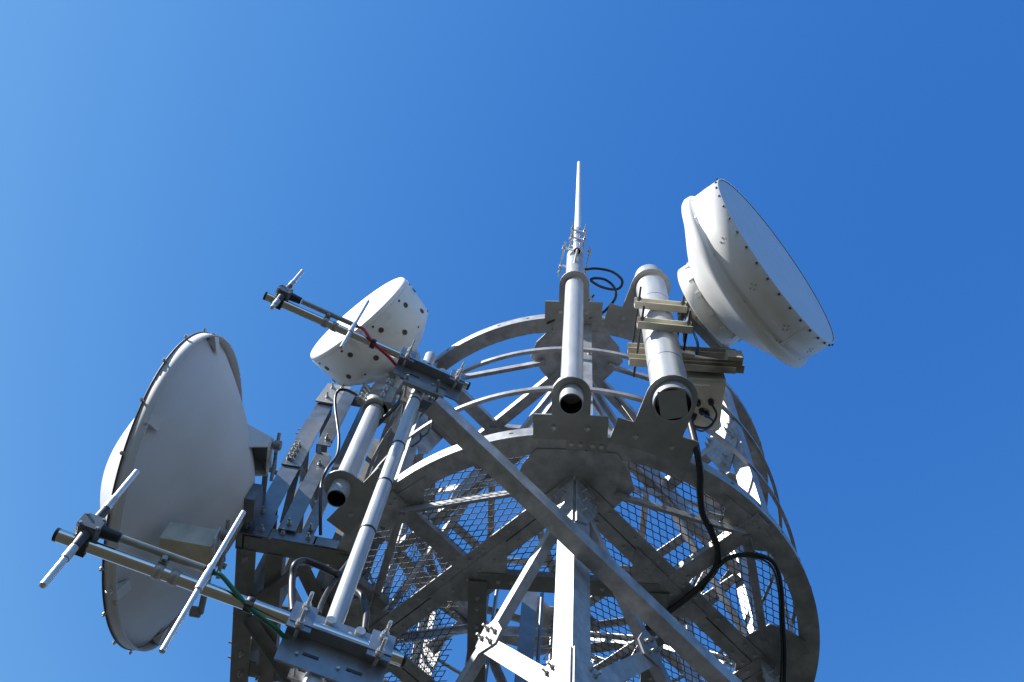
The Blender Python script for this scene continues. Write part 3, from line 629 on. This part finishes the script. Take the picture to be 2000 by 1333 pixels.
# links from frame to tower
for (p0, p1) in (((-.75, 3.55, Z0-.05), (-.45, 3.75, Z0-.05)), ((-.75, 4.4, Z0-.05), (-.3, 4.5, Z0-.05)), ((-.80, yF+.03, 7.86), (-.70, 3.62, 7.80)), ((-.84, 3.8, 6.95), (-.62, 4.0, 6.95))):
    fa("link", p0, p1, (0, 0, 1), (.3, .9, 0), .06, .06, .006, m='galv_dark')
for z in (6.55, 7.3):
    fa("rail", (-1.33, yB, z), (-.80, yB, z), (0, 0, 1), (0, -1, 0), .06, .05, .006, m='galv_dark')
    fa("rail", (-1.33, yF+.1, z), (-1.33, yB, z), (0, 0, 1), (1, 0, 0), .06, .05, .006, m='galv_dark')

# ================================================================ LEFT DISH
LD = V(-1.753, 3.262, 6.12); lx = u(179.4, .5)
ldz = thing("radome_dish", "large grey dish antenna seen from behind with a white bulging cover, on the left", "dish antenna", LD-lx*.5)
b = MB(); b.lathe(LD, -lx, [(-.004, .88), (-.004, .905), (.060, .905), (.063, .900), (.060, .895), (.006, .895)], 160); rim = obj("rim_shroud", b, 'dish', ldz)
b = MB(); b.lathe(LD, -lx, [(-.010, .895), (-.010, .910), (-.004, .910), (-.004, .895)], 160, closed=True); obj("gasket", b, 'maroon', ldz)
def bz(r): return .012+.42*(1-(r/.88)**1.45)
prof = [(.006, .894)]+[(bz(r), r) for r in np.linspace(.88, .12, 30)]+[(bz(.12)+.004, .1), (bz(.12)+.004, .01)]
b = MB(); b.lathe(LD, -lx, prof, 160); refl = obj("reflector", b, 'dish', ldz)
pr = [(.013, .90)]+[(+.014+.385*((math.cos(math.pi*r/.90)+1)/2)**.85, r) for r in np.linspace(.89, 0.001, 40)]
b = MB(); b.lathe(LD, lx, pr, 128); obj("radome", b, 'white', ldz)
g1 = nrm(np.cross(UP, lx)); g2 = np.cross(lx, g1)
b = MB(); tb = MB(); mr_ = MB()
for k in range(20):
    t = 2*math.pi*k/20+.12; w = g1*math.cos(t)+g2*math.sin(t); q = LD+lx*.008+w*.91
    b.cyl(q, q+w*.022, .006, n=8); b.cyl(q+w*.006, q+w*.014, .011, n=6)
obj("rim_clips", b, 'zinc', ldz)
for k in range(6):
    t = 2*math.pi*k/6+.42; w = g1*math.cos(t)+g2*math.sin(t); tt = -g1*math.sin(t)+g2*math.cos(t)
    q = LD+w*.893; obj('rim_tab', MB().prism([q-lx*.06, q-lx*.02-w*.03, q-lx*.085-w*.09], tt*.07), 'dish', rim)
    obj('rivet', MB().cyl(LD-lx*.05+w*.905, LD-lx*.05+w*.912, .012, n=12), 'zinc', rim)

q = LD-UP*.915-lx*.03; b = MB(); b.lathe(q-UP*.02, g1, [(-.004, .012), (-.004, .018), (.004, .018), (.004, .012)], 16, closed=True); b.cyl(q+UP*.02, q-UP*.004, .006, n=8); obj("drain_eye", b, 'zinc', ldz)
rz = bz
for s, y0 in ((1, 0), (-1, 0)):                    # triangular channel brackets on the back of the reflector
    zc_ = .31 if s > 0 else -.68; base = LD+UP*zc_; rr = .44
    p_out = base-lx*(rz(.60))+UP*s*.14-V(0, .15, 0); p_in = base-lx*(rz(.28))-UP*s*.16-V(0, .15, 0)
    tip = base-lx*.435-UP*s*.02-V(0, .12, 0)
    if s < 0:                                       # lower bracket: a plain folded box
        e = base-lx*.46; w0 = base-lx*.20-V(0, .15, 0)
        bb = MB(); c_ = (w0+e)/2-V(0, .0, 0); bb.box(V(c_[0], base[1]-.22, base[2]), V(e[0]-w0[0], 0, 0), V(0, .008, 0), UP*.14); bb.box(V(c_[0], base[1]-.16, base[2]-.066), V(e[0]-w0[0], 0, 0), V(0, .112, 0), UP*.008); bb.box(V(c_[0], base[1]-.11, base[2]), V(e[0]-w0[0], 0, 0), V(0, .008, 0), UP*.124)
        arm = obj("mount_bracket", bb, 'rust', ldz); tip = V(e[0], base[1]-.16, base[2])
    for side in ((-1, 1) if s > 0 else ()):
        yy = V(0, .10*side, 0)
        bb = MB(); bb.prism([p_out+yy+lx*.02, tip+yy+UP*s*.05, tip+yy-UP*s*.05, p_in+yy+lx*.03], V(0, .006, 0)); 
        if side == -1: arm = obj("mount_bracket", bb, 'dish', ldz)
        else: obj("bracket_side", bb, 'dish', arm)
    bb = MB()
    if s < 0: bb.box(tip, V(.008, 0, 0), V(0, .11, 0), UP*.12)
    else: bb.prism([p_out+V(0, -.1, 0)+lx*.02, tip+V(0, -.1, 0)+UP*s*.05, tip+V(0, .106, 0)+UP*s*.05, p_out+V(0, .106, 0)+lx*.02], UP*.006*s)
    obj("bracket_top", bb, 'dish', arm)
    bb = MB(); bb.prism([tip-lx*.004+V(0, -.1, 0)+UP*s*.05, tip+V(0, .106, 0)+UP*s*.05, tip+V(0, .106, 0)-UP*s*.05, tip+V(0, -.1, 0)-UP*s*.05], -lx*.006); obj("bracket_end", bb, 'dish', arm)
    rv = MB()
    for i in range(4):
        for j in range(2):
            qq = p_out+V(0, -.08+.05*i, 0)-UP*s*(.012+j*.02)-lx*.012; rv.cyl(qq+UP*s*.01, qq+UP*s*.02, .005, n=8)
    # clevis rods to the frame
    b = MB(); e = V(-1.35, yF+.04, tip[2]+.03*s)
    b.cyl(tip+V(-.01, .03, 0), e, .017, n=14); b.cyl(tip+V(.02, -.07, .03), tip+V(.06, -.07, .03), .03, n=12); b.cyl(tip+V(.03, -.12, .09), tip+V(.05, .10, -.10), .011, n=10); b.cyl(tip+V(.06, -.10, -.08), tip+V(.02, .12, .07), .011, n=10); b.cyl(e-V(.05, 0, 0), e, .028, n=8)
    b.cyl(tip+V(-.0, .1, .02), tip+V(.05, .12, .02), .016, n=6)
    obj("adjusting_rod", b, 'galv_dark', ldz)
b = MB(); b.box(LD-lx*.44+V(.0, .02, 0), V(.06, 0, 0), V(0, .16, 0), UP*.16); b.bar(LD-lx*.47+V(0, .05, -.05), V(-1.31, yF+.2, 6.1), UP, V(0, 1, 0), .10, .06); b.bar(LD-lx*.42+V(0, .12, .2), V(-1.31, yF+.3, 6.5), UP, V(0, 1, 0), .08, .05); obj("hub_mount", b, 'frame', ldz)

# ================================================================ DIPOLE PAIR ON THE SUPPORT PIPE
cp = V(-.405, 2.125, 0)
sp = thing("support_pipe", "long slim pale pipe with black bands standing in front, carrying both dipole antennas", "pipe", (cp[0], cp[1], 3.2))
obj("pipe", MB().cyl(cp+V(0, 0, 3.05), cp+V(0, 0, 6.05), .030, n=40).lathe(cp+V(0, 0, 6.05), UP, [(0, .030), (.006, .026), (.008, .001)], 40), 'post', sp)
for z in (4.47, 4.80, 5.10, 5.52, 5.90, 3.62):
    obj("strap", MB().lathe(cp+V(0, 0, z), UP, [(0, .0302), (.001, .0322), (.009, .0322), (.010, .0302)], 40), 'band', sp)
def dipole(z, xl, yl, xr, yr, label, plate_x, cab, rods):
    pL, pR = V(xl, yl, z), V(xr, yr, z); d = nrm(pR-pL); nn = V(d[1], -d[0], 0)     # nn points to the viewer side
    t = thing("dipole_antenna", label, "antenna", (cp[0], cp[1]-.06, z), "dipole antennas on the slim support pipe")
    b = MB(); b.cyl(pL, pR, .0205, n=36); obj("boom", b, 'chrome', t)
    for e, s in ((pL, -1), (pR, 1)): obj("end_cap", MB().cyl(e, e+d*s*.010, .0212, n=24), 'black', t)
    def on(s): return pL+d*s
    # driven element
    s0 = rods[0]; q = on(s0)+nn*.052+UP*.042
    hb_ = MB(); hb_.prism([q+d*x+UP*y for x, y in ((-.036, -.022), (-.026, -.031), (.026, -.031), (.036, -.022), (.036, .022), (.026, .031), (-.026, .031), (-.036, .022))], nn*-.042)
    jb = obj("junction_box", hb_, 'box', t); jb["label"] = "dark grey cast box"
    lid = MB(); lid.prism([q+d*x+UP*y+nn*.006 for x, y in ((-.034, -.021), (-.025, -.029), (.025, -.029), (.034, -.021), (.034, .021), (.025, .029), (-.025, .029), (-.034, .021))], -nn*.005); obj("lid", lid, 'box', jb)
    for x in (-1, 1):
        for y in (-1, 1): obj("screw", MB().cyl(q+d*x*.026+UP*y*.022+nn*.005, q+d*x*.026+UP*y*.022+nn*.010, .005, n=8), 'zinc', jb)
    cl = MB(); cl.box(on(s0)+nn*.0, d*.042, nn*.052, UP*.050); obj("boom_clamp", cl, 'black', t)
    cc = q-nn*.020
    for sg, ln in ((1, rods[1]), (-1, rods[2])):
        obj("insulator", MB().cyl(cc+UP*sg*.028, cc+UP*sg*.095, .0165, .0135, n=20), 'tape', t)
        obj("rod", MB().cyl(cc+UP*sg*.10, cc+UP*sg*ln, .0105, n=20).lathe(cc+UP*sg*ln, UP*sg, [(0, .0105), (.004, .008), (.005, .001)], 20), 'alu', t)
        obj("ferrule", MB().cyl(cc+UP*sg*.10, cc+UP*sg*.155, .0135, n=20), 'zinc', t)
    # balun tube running along the boom
    a0 = cc+d*.045; a1 = on(s0+.36)+nn*.03+UP*.045
    ns = MB(); ns.cyl(a0-d*.012, a0+d*.045, .021, .017, n=20); obj("gland", ns, 'black', t)
    obj("balun_tube", MB().cyl(a0+d*.05, a1, .0125, n=20), 'rust' if False else 'cast', t)
    for s in (s0+.24, s0+.29):
        bb = MB(); bb.lathe(on(s), d, [(-.014, .0215), (-.014, .0245), (.014, .0245), (.014, .0215)], 24, closed=True)
        if s < s0+.27: bb.box(on(s)+nn*.02+UP*.034, d*.026, nn*.012, UP*.04); bb.cyl(on(s)+nn*.03+UP*.025, on(s)+nn*.04+UP*.025, .009, n=10)
        obj("tube_clip", bb, 'cast', t)
    # reflector rod through the boom
    s1 = rods[3]; q1 = on(s1)+nn*.032
    rod = MB().cyl(q1+UP*rods[4], q1-UP*rods[5], .0085, n=20); obj("rod", rod, 'alu', t)
    sd2 = MB(); sd2.cyl(q1-UP*.05, q1+UP*.06, .0125, n=18); sd2.box(q1-nn*.012, d*.022, nn*.02, UP*.07); obj("saddle", sd2, 'alu', t)
    # mounting plates
    sx = np.linalg.norm(V(plate_x[0], 0, 0)-V(xl, 0, 0))/d[0]; ex_ = (plate_x[1]-xl)/d[0]
    a = on(sx)-nn*.0225; e = on(ex_)-nn*.0225
    pm = MB(); pm.prism([a+UP*.085, e+UP*.085, e-UP*.02, a-UP*.02], -nn*.008)
    pm.prism([a-UP*.02, e-UP*.02, e-UP*.028, a-UP*.028], nn*.05)
    pm.prism([a-UP*.028-nn*.0, e-UP*.028, e-UP*.145, a-UP*.145], -nn*.008)
    mp_ = obj("mounting_plate", pm, 'newzinc', t)
    for f in (.3, .72):
        c_ = a*(1-f)+e*f-UP*.09+nn*.001; obj("slot_shade", MB().box(c_, d*.05, nn*.003, UP*.010), 'slot_shade', mp_)  # dark box on the plate, painted as the shade of an open slot
    for f in (.10, .88):
        c_ = a*(1-f)+e*f; sd_ = MB(); 
        sd_.prism([c_+d*x+UP*y+nn*.046 for x, y in ((-.038, -.05), (.038, -.05), (.038, .06), (-.038, .06))], -nn*.006)
        st = obj("saddle_plate", sd_, 'newzinc', t)
        for y in (.040, -.035):
            bb = MB(); bb.cyl(c_+UP*y-nn*.03, c_+UP*y+nn*.115, .006, n=10); bb.cyl(c_+UP*y+nn*.047, c_+UP*y+nn*.058, .0135, n=6); bb.cyl(c_+UP*y+nn*.060, c_+UP*y+nn*.068, .0125, n=6); obj("threaded_rod", bb, 'alu', st)
    for f in (.36, .66): 
        c_ = a*(1-f)+e*f+UP*.068; obj("bolt", MB().cyl(c_, c_+nn*.016, .016, n=20), 'zinc', mp_)
    # back clamp round the support pipe
    for zz in (.05, -.10):
        bk = MB()
        bk.box(cp+V(0, .040, z+zz), d*.17, nn*.008, UP*.035)
        for s in (-1, 1): bk.cyl(cp+V(0, .12, z+zz)+d*s*.065, cp+V(0, -.05, z+zz)+d*s*.065, .006, n=8); bk.cyl(cp+V(0, .044, z+zz)+d*s*.065, cp+V(0, .056, z+zz)+d*s*.065, .013, n=6)
        obj("pipe_clamp", bk, 'zinc', t)
    # cable tie on the boom
    s3 = cab[0]; tie = MB(); tie.lathe(on(s3), d, [(-.012, .0212), (-.012, .0245), (.012, .0245), (.012, .0212)], 24, closed=True); tie.box(on(s3)+nn*.02-UP*.03, d*.024, nn*.03, UP*.016); obj("cable_tie", tie, 'band', t)
    pts = [a1-d*.03, a1+d*.03-UP*.002, a1+d*.06-UP*.012+nn*.006, on(s3)+nn*.022-UP*.032, on(s3+.10)-UP*.045-nn*.01, on(s3+.17)-UP*.06-nn*.04]
    bb = MB().tube(pts, .0075, 10); o = obj("cable", bb, cab[1], t)
    bb = MB().cyl(a1-d*.03, a1+d*.03, .0105, n=14); obj("heat_shrink", bb, 'black', t)
    return t
dipole(3.85, -1.232, 1.869, -.164, 2.114, "lower dipole antenna on a chromed boom with a green cable", (-.52, -.20), (.60, 'green'), (.072, .32, .275, .447, .36, .31))
dipole(5.785, -1.209, 1.833, -.180, 2.122, "upper dipole antenna on a chromed boom with a red cable", (-.53, -.20), (.56, 'red'), (.066, .335, .19, .438, .37, .235))
cable("cable", [P(572, 1195, 4.0), P(570, 1165, 4.1), P(571, 1130, 4.2), P(576, 1104, 4.25), P(595, 1096, 4.3), P(625, 1106, 4.3), P(650, 1118, 4.3), P(665, 1122, 4.32), P(675, 1128, 4.32)], .0125, 'black', "black cable arching up from the lower dipole bracket to the slim pipe")
cable("cable", [P(622, 1200, 4.0), P(627, 1182, 4.08), P(640, 1155, 4.2), P(656, 1130, 4.3), P(668, 1115, 4.4), P(688, 1090, 4.55)], .0095, 'black', "black cable climbing left of the slim support pipe")
cable("cable", [P(712, 1232, 3.95), P(715, 1200, 4.05), P(712, 1178, 4.15), P(705, 1162, 4.2), P(695, 1155, 4.25)], .0115, 'black', "short black cable bending down right of the slim support pipe")

# diagonal bar from the support pipe across the front of the tower
e0, e1_ = V(-.305, 2.085, 5.50), V(1.9, 3.445, 4.945)
d = nrm(e1_-e0); back_ = nrm(V(-d[1], d[0], 0))
br = thing("diagonal_bar", "long galvanised angle bar slanting across the front of the tower to the slim pipe", "bar", e0)
b = MB(); b.ang(e0, e1_, back_, UP, .085, .085, .008); obj("angle_bar", b, 'galv', br)
b = MB(); b.box(cp+V(.0, -.0, 5.50), V(.12, 0, 0), V(0, .12, 0), UP*.05); 
b = MB(); b.box(cp+V(.03, .05, 5.60), V(.2, .05, 0), V(0, .02, 0), UP*.09); b.box(cp+V(.03, -.045, 5.60), V(.2, .05, 0), V(0, .02, 0), UP*.06)
for s in (-1, 1): b.cyl(cp+V(.02+s*.075, -.10, 5.60), cp+V(.02+s*.075, .16, 5.60), .0065, n=10)
obj("pipe_clamp", b, 'galv_dark', br)
